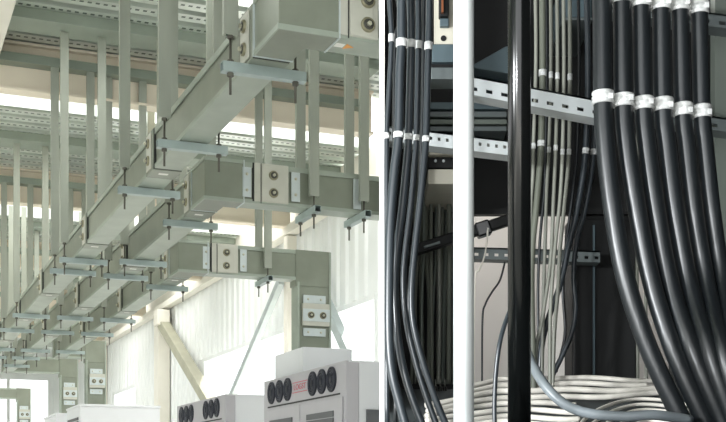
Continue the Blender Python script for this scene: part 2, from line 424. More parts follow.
def leg(t, u0, v0, v1, z0, zt, bolts=True, jz=1.33):
    # down-turned corner and vertical leg
    part(t, 'drop_elbow', MB().box(v0 - .02, v1 + .004, u0 - .004, u0 + DW + .004, ZB - .05, zt + .004), 'duct', bevel=.002)
    part(t, 'drop_leg', MB().box(v0, v1, u0 + .004, u0 + DW - .004, z0, ZB - .05), 'duct')
    split_part(t, 'leg_flange', MB().box(v0 - .006, v0 + .008, u0 - .012, u0 + DW + .006, z0, ZB - .02).box(v1 - .008, v1 + .008, u0 - .012, u0 + DW + .006, z0, zt), 'flange')
    w = v1 - v0
    j = part(t, 'joint_box', MB().box(v0 + .03, v1 - .012, u0 - .03, u0, jz - .09, jz + .09), 'plate', bevel=.003)
    part(t, 'cover_plate', MB().box(v0 + .03, v1 - .012, u0 - .036, u0 - .03, jz - .055, jz + .045), 'platelight', bevel=.002, parent=j)
    for f in (.36, .74): bolt(t, (v0 + w * f, u0 - .036, jz - .005), (0, -1, 0), .028, j)
    for z in (jz + .125, jz - .14):
        p = part(t, 'splice_plate', MB().box(v0 + .04, v1 - .04, u0 - .016, u0, z - .032, z + .032), 'platelight', bevel=.002)
        split_part(t, 'rivet', MB().lathe((v0 + w * .3, u0 - .016, z), (0, -1, 0), [(.009, 0), (.007, .005), (0, .006)], 12).lathe((v0 + w * .7, u0 - .016, z), (0, -1, 0), [(.009, 0), (.007, .005), (0, .006)], 12), 'bolthead', True, parent=p)

DUCTS = [  # v0, near u, far u, height, joints along the hall
    (1.361, 4.13, 23.9, .205, (4.44, 6.2, 8.3, 10.6, 12.3, 14.2, 17.0, 19.6, 22.0), 'uppermost of the three parallel ducts, its elbow at the top edge'),
    (1.775, 6.75, 18.2, .234, (7.06, 9.05, 11.3, 13.6, 15.4), 'middle one of the three parallel ducts'),
    (2.19, 9.12, 15.9, .234, (9.43, 11.4, 13.6), 'lowest of the three, its near end turning down into the cabinet'),
]
for k, (v0, u0, u1, h, js, lab) in enumerate(DUCTS):
    zt = ZB + h
    t = Thing('busbar_duct', 'grey busbar duct, ' + lab, 'busbar duct', (v0, u0, ZB), True, 'parallel busbar ducts')
    body, fl = MB(), MB()
    du = .29
    run_u(body, fl, v0, u0 + du, u1, zt)
    far_v0, far_v1 = 2.6, 2.84
    run_v(body, fl, u1, v0 + DW, far_v0 - .02, zt)
    if k == 2: run_v(body, fl, u0, v0 + .225, 3.14, zt)
    else: run_v(body, fl, u0, v0 + .225, 9, zt, clip=True)
    part(t, 'duct_run', body, 'duct'); part(t, 'flange', fl, 'flange')
    elbow(t, v0, u0, zt, .225, du)
    far_elbow(t, v0, u1, zt)
    for u in js: joint_u(t, v0, u + .015, zt)
    leg(t, u1, far_v0, far_v1, 1.03, zt, jz=1.36)
    if k == 0:
        joint_v(t, u0, 1.70, zt, splice=False, clip=.4265 * (u0 - .012) - .012)
        st = MB().box(1.60, 1.635, u0 + .05, u0 + .085, ZB - .0035, ZB - .002)
        part(t, 'sticker', st, 'white'); part(t, 'warning_mark', MB().prism([(1.64, u0 + .045, ZB - .0035), (1.675, u0 + .07, ZB - .0035), (1.64, u0 + .095, ZB - .0035)], (0, 0, .0015)), 'orange', label='small orange warning mark')
    if k == 1:
        joint_v(t, u0, 2.182, zt)
        part(t, 'splice_plate', MB().box(2.69, 2.74, u0 - .006, u0, ZB + .02, zt - .03), 'platelight', bevel=.002)
    if k == 2:
        joint_v(t, u0, 2.564, zt)
        leg(t, u0, 3.16, 3.43, 1.09, zt, jz=1.37)

# hangers
def hanger_u(v0, u, top, lab, group):
    t = Thing('duct_hanger', lab, 'hanger', (v0 + DW / 2, u, ZB - .05), True, group)
    a, b = v0 - .105, v0 + DW + .095
    part(t, 'crossbar', MB().box(a, b, u - .02, u + .02, ZB - .0455, ZB - .0425).box(a, b, u - .02, u - .017, ZB - .0425, ZB - .0065).box(a, b, u + .017, u + .02, ZB - .0425, ZB - .0065).box(a, b, u - .017, u + .017, ZB - .0095, ZB - .0065), 'bar')
    for v in (v0 - .070, v0 + DW + .055):
        zt = ZB + .10
        part(t, 'strut', MB().box(v - .029, v + .029, u - .013, u - .009, zt, top).box(v - .029, v - .025, u - .009, u + .014, zt, top).box(v + .025, v + .029, u - .009, u + .014, zt, top), 'strut')
        r = part(t, 'threaded_rod', MB().cyl((v, u, ZB - .13), (0, 0, 1), .0052, .25, 8), 'rod', True)
        split_part(t, 'nut', MB().cyl((v, u, ZB - .06), (0, 0, 1), .013, .0145, 6).cyl((v, u, ZB - .0065), (0, 0, 1), .013, .011, 6).cyl((v, u, zt - .012), (0, 0, 1), .013, .012, 6), 'rod', parent=r)
def top_at(u):
    for b in (9.47, 13.23, 17.13, 21.13, 25.2):
        if b - .15 < u < b - .02: return 3.17
        if abs(u - b) < .08: return 2.98
    for a, b in ((8.70, 8.98), (11.8, 12.12), (15.75, 16.15), (19.75, 20.1)):
        if a <= u <= b: return 3.27
    return RZ
ST = [[4.53, 5.67, 6.64, 8.87, 9.36, 11.94, 13.12, 15.0, 15.95, 17.02, 19.9], [7.36, 8.77, 9.42, 11.94, 13.12, 15.0, 15.95, 17.02], [9.80, 11.94, 13.12, 15.0]]
WH = ['the uppermost busbar duct', 'the middle busbar duct', 'the lowest busbar duct']
for k, us in enumerate(ST):
    for i, u in enumerate(us):
        hanger_u(DUCTS[k][0], u, top_at(u), '%s galvanised hanger from the near elbow, twin struts and crossbar under %s' % (ORD[i], WH[k]), 'hangers along ' + WH[k])
def hanger_v(u0, v, top, lab):
    t = Thing('duct_hanger', lab, 'hanger', (v, u0 + DW / 2, ZB - .05), True, 'hangers of the cross runs')
    a, b = u0 - .12, u0 + DW + .09
    part(t, 'crossbar', MB().box(v - .02, v + .02, a, b, ZB - .0455, ZB - .0425).box(v - .02, v - .017, a, b, ZB - .0425, ZB - .0065).box(v + .017, v + .02, a, b, ZB - .0425, ZB - .0065).box(v - .017, v + .017, a, b, ZB - .0095, ZB - .0065), 'bar')
    for u, zt in ((u0 - .05, ZB + .06), (u0 + DW + .05, ZB + .10)):
        part(t, 'strut', MB().box(v - .029, v + .029, u - .013, u - .009, zt, top).box(v - .029, v - .025, u - .009, u + .014, zt, top).box(v + .025, v + .029, u - .009, u + .014, zt, top), 'strut')
        r = part(t, 'threaded_rod', MB().cyl((v, u, ZB - .13), (0, 0, 1), .0052, zt - ZB + .15, 8), 'rod', True)
        split_part(t, 'nut', MB().cyl((v, u, ZB - .06), (0, 0, 1), .013, .0145, 6).cyl((v, u, ZB - .0065), (0, 0, 1), .013, .011, 6), 'rod', parent=r)
hanger_v(6.75, 2.42, RZ, 'galvanised hanger on the cross run of the middle duct, right of its bolted joint')
hanger_v(6.75, 2.74, RZ, 'galvanised hanger on the cross run of the middle duct, beside the white partition edge')
hanger_v(9.12, 2.89, RZ, 'galvanised hanger on the cross run of the lowest duct, left of the down-turned leg')

# ------------------------------------------------------------------ cabinets
def clipped_box(mb, v0, v1, u0, u1, z0, z1):
    c = lambda u: min(v1, .4265 * u - .012)
    mb.prism([(v0, u0, z0), (c(u0), u0, z0), (c(u1), u1, z0), (v0, u1, z0)], (0, 0, z1 - z0)); return mb

def text_mesh(s, size):
    cu = bpy.data.curves.new('lettering', 'FONT'); cu.body = s; cu.size = size; cu.extrude = .001; cu.align_x = 'CENTER'; cu.align_y = 'CENTER'
    o = bpy.data.objects.new('tmp', cu); COL.objects.link(o)
    bpy.context.view_layer.update()
    me = bpy.data.meshes.new_from_object(o.evaluated_get(bpy.context.evaluated_depsgraph_get()))
    bpy.data.objects.remove(o); return me

def cabinet(u0, u1, v0, v1, z1, lab, duct_box=False):
    t = Thing('switchgear_cabinet', lab, 'cabinet', (v0, u0, -1.6), True, 'grey switchgear cabinets')
    part(t, 'body', clipped_box(MB(), v0 + .1, v1, u0 + .005, u1 - .005, -1.5, z1 - .012), 'cabside')
    part(t, 'roof', clipped_box(MB(), v0 + .02, v1 - .005, u0, u1, z1 - .012, z1), 'cabside')
    part(t, 'plinth', clipped_box(MB(), v0 + .05, v1 - .05, u0 + .03, u1 - .03, -1.6, -1.5), 'louvre')
    part(t, 'front_frame', MB().box(v0, v0 + .098, u0, u1, -1.5, z1), 'cab', bevel=.006)
    W = u1 - u0; zc = z1 - .112
    part(t, 'header_line', MB().box(v0 - .004, v0, u0 + .06 * W, u1 - .06 * W, z1 - .232, z1 - .22), 'darkgap', label='thin dark line under the row of fans')
    for s in (0, 1):
        for i in range(3):
            f = (.146 + i * .106) if s == 0 else (.665 + i * .109)
            u = u0 + W * f
            fan = part(t, 'fan', MB().lathe((v0, u, zc), (-1, 0, 0), [(.092, 0), (.092, .012), (.08, .016), (.078, .008), (.03, .008), (.028, .014), (0, .015)], 28), 'fan', True)
            g = MB()
            for r in (.05, .07): g.lathe((v0 - .010, u, zc), (-1, 0, 0), [(r - .003, 0), (r - .003, .005), (r + .003, .005), (r + .003, 0)], 24)
            part(t, 'fan_guard', g, 'fanring', True, parent=fan)
    for s in (0, 1):
        a, b = (u0 + .05, u0 + W * .5 - .01) if s == 0 else (u0 + W * .5 + .01, u1 - .05)
        d = part(t, 'door', MB().box(v0 - .012, v0, a, b, -1.45, z1 - .25), 'cab', bevel=.004)
        lv = MB(); za = z1 - .34
        for q in range(14): lv.box(v0 - .02, v0 - .012, a + .16, b - .16, za - q * .05 - .042, za - q * .05)
        part(t, 'louvre', lv, 'louvre', parent=d)
        part(t, 'handle', MB().box(v0 - .035, v0 - .012, b - .1, b - .06, -.7, -.52), 'darkgap', parent=d)
    return t, zc
t, zc = cabinet(7.785, 9.68, 3.05, 3.95, .87, 'large grey switchgear cabinet nearest the partition, duct leg and top box standing on it')
uc = 8.76
me = text_mesh('LOGST', .062)
me.materials.clear(); me.materials.append(M['red'])
o = bpy.data.objects.new('lettering', me); COL.objects.link(o); o.parent = t
# letters stand on the front face, reading along it towards the camera end
o.location = Vector((3.05 - .0025, uc, zc)) - BASES[t]; o.scale = (1.5, 1, 1); o.rotation_euler = (math.pi / 2, 0, -math.pi / 2); o['label'] = 'red lettering between the two groups of fans'
split_part(t, 'sign_border', MB().box(3.046, 3.05, uc - .17, uc + .17, zc + .036, zc + .041).box(3.046, 3.05, uc - .17, uc + .17, zc - .041, zc - .036), 'red')
part(t, 'louvre', MB().box(3.20, 3.30, 7.778, 7.785, .35, .53), 'louvre')
single('cable_box', clipped_box(MB(), 3.14, 3.558, 8.95, 9.655, .87, 1.09), 'cabside', 'pale sheet metal box on top of the near cabinet, receiving the duct leg', 'box', (3.14, 8.95, .87), True, bevel=.004)
cabinet(10.88, 12.79, 3.05, 3.85, .85, 'grey switchgear cabinet just beyond the lettered one, below the thick brace')
def enclosure(u0, u1, v0, v1, z1, lab):
    t = Thing('transformer_enclosure', lab, 'cabinet', (v0, u0, -1.6), True, 'white far enclosures')
    part(t, 'body', MB().box(v0, v1, u0, u1, -1.52, z1 - .03), 'cabside', bevel=.006)
    part(t, 'roof', MB().box(v0 - .01, v1 + .01, u0 - .01, u1 + .01, z1 - .03, z1), 'cabside', bevel=.006)
    part(t, 'plinth', MB().box(v0 + .04, v1 - .04, u0 + .04, u1 - .04, -1.6, -1.52), 'louvre')
    g = MB()
    for q in range(12): g.box(v0 - .012, v0, u0 + .12, u1 - .12, z1 - .2 - q * .05, z1 - .165 - q * .05)
    part(t, 'louvre', g, 'louvre')
enclosure(15.5, 16.6, 2.45, 3.47, 1.03, 'wide white enclosure below the nearest of the far duct legs')
enclosure(17.63, 18.9, 2.45, 3.2, 1.03, 'white enclosure below the second far duct leg')
enclosure(23.4, 24.6, 2.45, 3.2, 1.03, 'farthest white enclosure, below the duct leg in the bottom left corner')

# ================================================================== PARTITION between the hall and the cable room
PH = .0054
struct('wall_partition', MB().box(-PH, PH, 2.6, 11.70, -1.6, RZ + .1), 'board', hall=False)

# ================================================================== THE CABLE ROOM (x right, d away, z above eye)
RX = .86
struct('wall_cable_room_right', MB().box(RX, RX + .08, -1.0, 3.72, -1.6, 1.7), 'darkwall', hall=False)  # front end extended out of view to hold back ambient light
struct('wall_cable_room_back', MB().box(PH, RX, 3.6, 3.72, -1.6, 1.7), 'palewall', hall=False)
struct('ceiling_cable_room', MB().box(PH, RX + .08, -.4, 3.72, 1.7, 1.78), 'darkwall', hall=False)  # carried forward over the opening, unseen, to cut off the front sky
PZ = [(1.92, -1.6), (1.92, .085), (2.3, .085), (2.95, .235), (3.6, .235), (3.6, -1.6)]
struct('floor_cable_room', MB().prism([(PH, d, z) for d, z in PZ], (RX - PH, 0, 0)), 'kerb', hall=False)

def pbox(mb, x0, x1, y0, y1, d0, d1):
    # box whose front face fills the given outline at distance d0
    a = P(x0, y1, d0); b = P(x1, y0, d0); mb.box(a.x, b.x, d0, d1, a.z, b.z); return mb
def base_of(x, y, d): return tuple(P(x, y, d))

# poles
def pole(px, r, d, m, lab, nm):
    c = P(px, 0, d); z0 = .085
    t = Thing(nm, lab, 'pipe', (c.x, d, z0), False)
    part(t, 'pipe', MB().cyl((c.x, d, z0 + .004), (0, 0, 1), r, 1.69 - z0 - .006, 40), m, True)
    t.children[0].data.polygons.foreach_set('use_smooth', [len(p.vertices) == 4 for p in t.children[0].data.polygons])
    part(t, 'floor_collar', MB().lathe((c.x, d, z0), (0, 0, 1), [(r + .02, 0), (r + .02, .006), (r + .002, .012), (r + .002, 0)], 32), m)
pole(463.7, .0173, 2.02, 'pipewhite', 'thick white vertical pipe in the foreground of the cable room', 'white_pipe')
pole(519.3, .0198, 2.06, 'pipeblack', 'glossy black vertical pipe right of the white pipe', 'black_pipe')

# rear equipment
PAN = 3.22
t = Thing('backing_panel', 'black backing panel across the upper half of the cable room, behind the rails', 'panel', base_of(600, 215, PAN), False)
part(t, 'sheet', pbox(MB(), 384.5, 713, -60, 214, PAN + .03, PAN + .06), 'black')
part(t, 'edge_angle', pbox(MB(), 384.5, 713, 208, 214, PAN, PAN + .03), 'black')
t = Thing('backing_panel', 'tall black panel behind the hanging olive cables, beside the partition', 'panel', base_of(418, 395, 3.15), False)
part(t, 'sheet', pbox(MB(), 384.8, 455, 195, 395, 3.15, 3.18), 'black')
t = Thing('cabinet_panel', 'black enclosure standing at the back, left of the thick cables', 'enclosure', base_of(600, 397, 3.2), False)
part(t, 'body', pbox(MB(), 572, 638, 215, 397, 3.225, 3.36), 'black', bevel=.004)
part(t, 'door', pbox(MB(), 574, 636, 219, 393, 3.21, 3.225), 'black', bevel=.003)
part(t, 'hinge_strip', pbox(MB(), 593, 595, 225, 385, 3.204, 3.21), 'bluegrey')
t = Thing('mounting_plate', 'ivory mounting plate with holes, high up beside the white pipe', 'plate', base_of(443, 60, 2.78), False)
part(t, 'plate', pbox(MB(), 434, 462, -20, 44, 2.720, 2.730), 'ivory', bevel=.002)
part(t, 'terminal', pbox(MB(), 439, 449, -20, 16, 2.695, 2.720), 'black', bevel=.003)
part(t, 'copper_strip', pbox(MB(), 441.5, 443.5, -20, 12, 2.685, 2.695), 'copper')
part(t, 'socket', pbox(MB(), 440, 449, 18, 26, 2.705, 2.720), 'bluegrey', bevel=.002)
part(t, 'hole', MB().lathe(P(443.5, 38.5, 2.72), (0, -1, 0), [(.0065, 0), (.0065, .002), (0, .002)], 14), 'black')
part(t, 'cover', pbox(MB(), 432, 460, 44, 62, 2.705, 2.740), 'bluegrey', bevel=.002)
single('sloped_cover', MB().prism([P(474, 64, 2.9), P(506, 46, 2.9), P(512, 46, 2.9), P(512, 74, 2.9), P(474, 68, 2.9)], (0, .2, 0)), 'bluegrey', 'blue-grey sloped metal cover between the white and the black pipe', 'cover', base_of(490, 74, 2.9), False, bevel=.003)
part(t, 'ledge', pbox(MB(), 431, 458, 67, 79, 2.69, 2.76), 'raildark', bevel=.002)
part(t, 'ledge_web', pbox(MB(), 431, 458, 62, 67, 2.72, 2.76), 'black')
t = Thing('junction_box', 'dark blue-grey box high up behind the middle cables', 'box', base_of(578, 20, 3.0), False)
part(t, 'body', pbox(MB(), 564, 592, -25, 17, 3.0, 3.25), 'bluegrey', bevel=.004)
part(t, 'lid', pbox(MB(), 563, 593, 17, 20, 2.99, 3.25), 'raildark', bevel=.002)
t = Thing('terminal_block', 'ivory terminal block with dark strip, under the lower rail left of the white pipe', 'terminal block', base_of(441, 184, 2.85), False)
part(t, 'upper_block', pbox(MB(), 429, 462, 146.5, 155, 2.85, 3.145), 'ivory', bevel=.003)
part(t, 'strip', pbox(MB(), 428, 463, 155, 168, 2.87, 3.145), 'black', bevel=.002)
part(t, 'lower_block', pbox(MB(), 428, 460, 169, 184, 2.85, 3.145), 'ivory', bevel=.003)
for x in (435.5, 443.5): part(t, 'screw', MB().lathe(P(x, 161, 2.87), (0, -1, 0), [(.0035, 0), (.003, .003), (0, .003)], 10), 'rail')
t = Thing('cable_trunking', 'stack of four grey trunking channels between the two perforated rails', 'trunking', base_of(468, 131, 3.02), False)
for k, (ya, yb) in enumerate(((102, 109), (111, 117), (119, 124), (126, 131))):
    part(t, 'channel', pbox(MB(), 430, 507, ya, yb, 3.02 + k * .01, 3.25), ('bluegrey', 'raildark', 'upright', 'raildark')[k], bevel=.002)
# upright post at the right edge
t = Thing('steel_upright', 'grey-green steel upright at the right edge, behind the last thick cable', 'upright', base_of(721, 400, 2.85), False)
part(t, 'post', pbox(MB(), 715, 735, -80, 401, 2.86, 2.90), 'upright')
part(t, 'foot', pbox(MB(), 712, 740, 397, 401, 2.84, 2.92), 'upright')

# perforated rails: slots are real holes
def rail(x0, x1, yc, slope, hpx, d, m, lab, pitch=15.2, slot=(6.5, 3.6), row=.25, round_=False):
    t = Thing('cable_rail', lab, 'rail', base_of((x0 + x1) / 2, yc, d), False, 'perforated cable rails')
    mb = MB(); bm = mb.bm
    def pt(x, f, dd=0.0):   # f: 0 top .. 1 bottom
        y = yc + (x - x0) * slope + (f - .5) * hpx
        p = P(x, y, d); p.y += dd; return p
    f0, f1 = .5 + row - slot[1] / hpx / 2, .5 + row + slot[1] / hpx / 2
    xs = [x0]; x = x0 + pitch * .45; holes = []
    while x + slot[0] < x1: xs += [x, x + slot[0]]; holes.append((x, x + slot[0])); x += pitch
    xs.append(x1)
    def slab(xa, xb, fa, fb):
        mb.prism([pt(xa, fa), pt(xb, fa), pt(xb, fb), pt(xa, fb)], (0, .004, 0))
    slab(x0, x1, 0, f0); slab(x0, x1, f1, 1)
    for i in range(0, len(xs), 2): slab(xs[i], xs[i + 1], f0, f1)
    part(t, 'web', mb, m)
    for fa, fb, n in ((0, .0, 'upper_lip'), (1, 1, 'lower_lip')):
        l = MB(); a, b = pt(x0, fa), pt(x1, fa); h = -.004 if fa == 0 else .004
        l.prism([a, b, b + Vector((0, .05, 0)), a + Vector((0, .05, 0))], (0, 0, h if fa == 0 else -h)); part(t, n, l, m)
    return t
rail(464, 612, 82.8, .19, 17, 2.62, 'rail', 'wide slotted steel rail in the upper half, between white pipe and thick cables')
rail(384.8, 521, 132, .12, 13, 2.66, 'rail', 'white perforated rail with small round-looking holes, below the wide slotted one', pitch=8.2, slot=(2.8, 3.2), row=.05)
rail(640, 735, 112, .14, 12, 2.75, 'raildark', 'dull dark rail right of the thick cables, at the height of their lower ties', pitch=16)
rail(600, 735, 3, .14, 12, 2.75, 'raildark', 'dull dark rail right of the thick cables, near the top edge', pitch=16)
rail(470, 600, 252, .03, 10, 3.12, 'raildark', 'grey rail crossing low between the pipes, in front of the pale wall', pitch=10, slot=(4, 3), row=.2)
t = Thing('conduit', 'black flat conduit slanting up to the right behind the white pipe', 'conduit', base_of(410, 252, 2.96), False)
part(t, 'trunk', MB().beam(P(404, 254, 3.0), P(512, 219, 3.0), .03, .026), 'black', bevel=.004)
part(t, 'sleeve', MB().beam(P(476, 231.5, 2.995), P(490, 227, 2.995), .036, .036), 'pipeblack', bevel=.004)
part(t, 'clip', MB().beam(P(424, 247.5, 2.985), P(440, 242.5, 2.985), .01, .006), 'raildark', bevel=.001)
part(t, 'bracket', pbox(MB(), 408, 412, 248, 256, 3.01, 3.148), 'black')

# ------------------------------------------------------------------ cables
def band(mb, path, frac, r, h, n=2):
    # wrapped tie made of n rings round a cable path at a height fraction
    i = min(len(path) - 2, max(1, int(frac * (len(path) - 1))))
    c = path[i]; ax = (path[i + 1] - path[i - 1]).normalized()
    prof = [(r * .99, -h / 2)]
    for k in range(n):
        a = -h / 2 + h * k / n; b = a + h / n
        prof += [(r * 1.16, a + .12 * h / n), (r * 1.2, (a + b) / 2), (r * 1.16, b - .12 * h / n), (r * 1.05, b)]
    prof.append((r * .99, h / 2)); mb.lathe(c, ax, prof, 20); return c, ax
def cable(name, px, d, rpx, m, lab, group, ties=(), tags=(), cat='cable', seg=14, tie_h=5, tag_h=9, rings=2):
    """px: list of (x, y) or (x, y, distance); ties / tags: picture rows where a tie or sleeve sits"""
    pts = [P(p[0], p[1], p[2] if len(p) > 2 else d) for p in px]
    path = spline(pts, 7); r = rpx * d / F
    t = Thing(name, lab, cat, tuple(path[-1]), False, group)
    part(t, 'jacket', MB().tube(path, r, seg), m, True)
    ys = [HY - p.z * F / p.y for p in path]
    for lst, nm, hpx, rg in ((ties, 'cable_tie', tie_h, rings), (tags, 'marker_sleeve', tag_h, 1)):
        for yy in lst:
            i = min(range(len(ys)), key=lambda k: abs(ys[k] - yy))
            mb = MB()
            if rg == 1:
                a = path[i]; ax = (path[min(i + 1, len(path) - 1)] - path[max(0, i - 1)]).normalized()
                h = hpx * d / F; c = P(0, yy, a.y); cz = a + ax * ((c.z - a.z) / ax.z if abs(ax.z) > .1 else 0)
                mb.lathe(cz - ax * h / 2, ax, [(r * 1.02, 0), (r * 1.22, h * .04), (r * 1.22, h * .96), (r * 1.02, h)], 18)
                part(t, nm, mb, 'tie', True, label='white sleeve')
            else:
                a = path[i]; ax = (path[min(i + 1, len(path) - 1)] - path[max(0, i - 1)]).normalized()
                h = hpx * d / F; c = P(0, yy, a.y); cz = a + ax * ((c.z - a.z) / ax.z if abs(ax.z) > .1 else 0)
                prof = [(r * .99, -h / 2)]
                for k in range(rg):
                    q = -h / 2 + h * k / rg; s = h / rg
                    prof += [(r * 1.1, q + .08 * s), (r * 1.17, q + .35 * s), (r * 1.17, q + .65 * s), (r * 1.08, q + .92 * s)]
                prof.append((r * .99, h / 2)); mb.lathe(cz, ax, prof, 20)
                o = part(t, nm, mb, 'tie', True, label='white tie')
                side = Vector((.55, -.83, 0)); q = cz + side * r * 1.15 + Vector((0, 0, random.uniform(-.2, .2) * h))
                part(t, 'tie_head', MB().box(q.x - r * .25, q.x + r * .25, q.y - r * .2, q.y + r * .2, q.z - h * .22, q.z + h * .22), 'tie', bevel=r * .06, parent=o)
    return t
def ztop(px): return [(px[0][0] - (px[1][0] - px[0][0]) * .1, -60)] + px

# thick power cables
TH = [
    ([(601, -60), (602, 0), (603, 98), (605.5, 145), (613, 210), (626, 280), (650, 352), (683, 422), (690, 434)], (98,), 9.6),
    ([(621, -60), (622, 0), (623.5, 101), (627, 145), (637, 210), (651, 280), (674, 352), (706, 425), (711, 434)], (-3, 101,), 9.3),
    ([(640, -60), (641, 0), (643.5, 104), (647, 145), (656, 210), (669, 280), (693, 352), (722, 422), (728, 434)], (1, 104), 9.2),
    ([(660, -60), (661, 0), (663, 105), (667, 145), (675, 210), (688, 280), (709, 352), (737, 434)], (4, 105), 9.2),
    ([(679, -60), (680, 0), (683, 110), (686.5, 145), (694, 210), (706, 280), (723, 352), (745, 434)], (5, 110), 8.6),
    ([(698, -60), (699, 0), (702, 112), (705, 145), (712, 210), (722, 280), (736, 352), (755, 434)], (8, 112), 8.6),
]
tn = ['leftmost of the six', 'second from the left of the six', 'third from the left of the six', 'fourth from the left of the six', 'fifth from the left of the six', 'rightmost of the six, beside the upright']
for k, (px, ti, r) in enumerate(TH):
    dd = 2.32 + k * .012
    px = [(x, y, dd - (0.0 if y < 300 else .02 * k)) for x, y in px]
    cable('power_cable', px, dd, r, 'jacket', 'thick black power cable with white ties, ' + tn[k], 'thick black power cables', ties=ti, tie_h=13, rings=3, seg=24)

# left bundle
LB = [
    ([(389, -40), (389.5, 0), (391.5, 40), (388.5, 100), (386.8, 136), (386.8, 250), (387, 434)], 2.42, 2.6, 'jacketgrey', (136,), (38,), 'thin one closest to the partition'),
    ([(402, -40), (401.5, 20), (401.5, 45), (400, 70), (398.5, 136), (395, 165), (391.5, 205), (389.5, 250), (389, 330), (392, 372), (400, 405), (408, 434)], 2.33, 4.7, 'jacketgrey', (135,), (43,), 'fat one bending out of sight at the partition'),
    ([(410.5, -40), (410.5, 0), (411, 44), (408.5, 136), (407, 160), (402, 210), (397, 250), (395, 285), (396.5, 322), (401.5, 360), (411, 395), (426, 434)], 2.36, 3.9, 'jacketgrey', (137,), (44,), 'bright one sweeping to the bottom edge'),
    ([(418.5, -40), (418.5, 0), (418.5, 45), (416.5, 136), (415, 160), (411, 205), (405, 255), (403.5, 285), (406, 318), (413, 352), (424, 390), (440, 434)], 2.39, 3.1, 'jacketgrey', (138,), (45,), 'slim one right of the bright sweeping cable'),
    ([(430, -40), (429.5, 0), (428.5, 45), (426, 136), (424.5, 158), (420.5, 200), (415.5, 245), (412, 285), (413, 320), (421, 355), (434, 395), (450, 434)], 2.44, 3.4, 'jacketgrey', (139,), (46,), 'rightmost one of the bundle, with a narrow bright edge'),
    ([(399, -40), (397.5, 0), (400.5, 12), (399.5, 24), (396, 34), (394.6, 60), (393.8, 136), (393, 240), (396, 434)], 2.47, 1.8, 'jacket', (), (), 'thin dark one with a kink near the top edge'),
    ([(424, -40), (423.5, 30), (423, 90), (421.5, 140), (419.5, 190), (412, 260), (408.8, 310), (414, 350), (427, 380), (446, 434)], 2.52, 2.0, 'jacket', (), (), 'thin dark one threaded behind the two on the right'),
]
for px, d, r, m, ti, tg, w in LB:
    cable('bundle_cable', px, d, r, m, 'dark cable of the left bundle, ' + w, 'left cable bundle', ti, tg, tie_h=6, tag_h=8)

# middle bundle
MBD = [
    ([(535, -40), (536, 60), (533.5, 146), (533, 175), (531, 205), (530.8, 260), (532, 330), (530, 420)], 2.84, 1.9, 'jacketmid', (146,), (), 'leftmost, right beside the black pipe'),
    ([(542, -40), (542.5, 70), (541, 146), (539, 175), (535.5, 215), (532.5, 245), (531.5, 300), (535, 425)], 2.80, 3.2, 'jacketolive', (143.5,), (73,), 'broad olive one bending left behind the black pipe'),
    ([(550.5, -40), (551, 70), (549, 150), (547, 185), (545.5, 230), (543.5, 300), (541, 420)], 2.86, 1.8, 'jacketmid', (150,), (75,), 'third from the black pipe'),
    ([(556.5, -40), (557.5, 70), (555.5, 155), (553.5, 200), (551.5, 250), (547.5, 285), (541, 325), (536, 352), (534, 424)], 2.82, 1.9, 'jacketmid', (148,), (76,), 'pale one running straight down then left'),
    ([(563, -40), (564, 70), (562.5, 152), (560, 200), (555.5, 243), (552, 285), (550, 330), (550, 420)], 2.78, 1.9, 'jacketmid', (152,), (), 'pale one in the centre'),
    ([(569.5, -40), (570, 70), (569, 152), (564.5, 205), (560, 250), (558, 290), (554, 340), (552, 424)], 2.82, 2.0, 'jacketmid', (152,), (77,), 'pale one crossing in front of the low rail'),
    ([(586, -40), (588, 70), (585.5, 152), (578, 205), (569, 245), (560, 285), (548, 320), (541, 352), (538, 420)], 2.877, 3.0, 'jacketgrey', (151,), (), 'dark one slanting down to the left'),
    ([(595, -40), (596, 70), (593.5, 152), (586, 205), (577, 240), (573.5, 275), (575.5, 308), (571, 335), (561, 358), (550, 380)], 2.908, 2.6, 'jacketgrey', (152,), (), 'dark one bowing out to the right at the bottom'),
    ([(578, -40), (579, 70), (577, 152), (572, 200), (566, 245), (563, 290), (565, 335), (556, 372)], 2.94, 1.6, 'jacket', (), (), 'thin black one behind the pale ones'),
    ([(546, -40), (547, 70), (545.5, 150), (544.5, 190), (540, 240), (538, 300), (540, 400)], 2.95, 1.4, 'jacket', (), (), 'thin black one near the olive one'),
]
for px, d, r, m, ti, tg, w in MBD:
    cable('control_cable', px, d, r, m, 'cable of the middle bundle, ' + w, 'middle cable bundle', ti, tg, tie_h=6, tag_h=6.5)
cable('loop_cable', [(517, 300, 2.36), (519, 322, 2.34), (524, 344, 2.31), (533, 366, 2.27), (547, 388, 2.24), (566, 405, 2.22), (590, 413.5, 2.21), (625, 416.5, 2.20), (655, 415, 2.2), (690, 420, 2.24)], 2.26, 5.0, 'jacketsilver', 'fat grey cable looping in front of the cream heap at the bottom', None, seg=20)
cable('loop_cable', [(495, 436, 2.25), (494.5, 405, 2.25), (496, 372, 2.25), (500, 342, 2.25), (507, 318, 2.27), (516, 298, 2.3), (522, 285, 2.34)], 2.25, 2.3, 'jacketgrey', 'slim dark cable arching up behind the black pipe from the bottom', None)
cable('loose_wire', [(505, 262, 3.0), (500, 280, 3.0), (492, 292, 3.0), (485.5, 304, 3.0), (482.5, 320, 3.0), (482, 392, 3.0)], 3.0, 1.0, 'jacket', 'thin black wire curving across the pale wall beside the white pipe', None)
cable('loose_wire', [(488, 228, 2.9), (486.5, 245, 2.9), (484, 258, 2.9), (479, 270, 2.9), (475, 284, 2.9), (474, 392, 2.86)], 2.9, .9, 'jacketwhite', 'thin cream wire dangling below the black conduit', None)

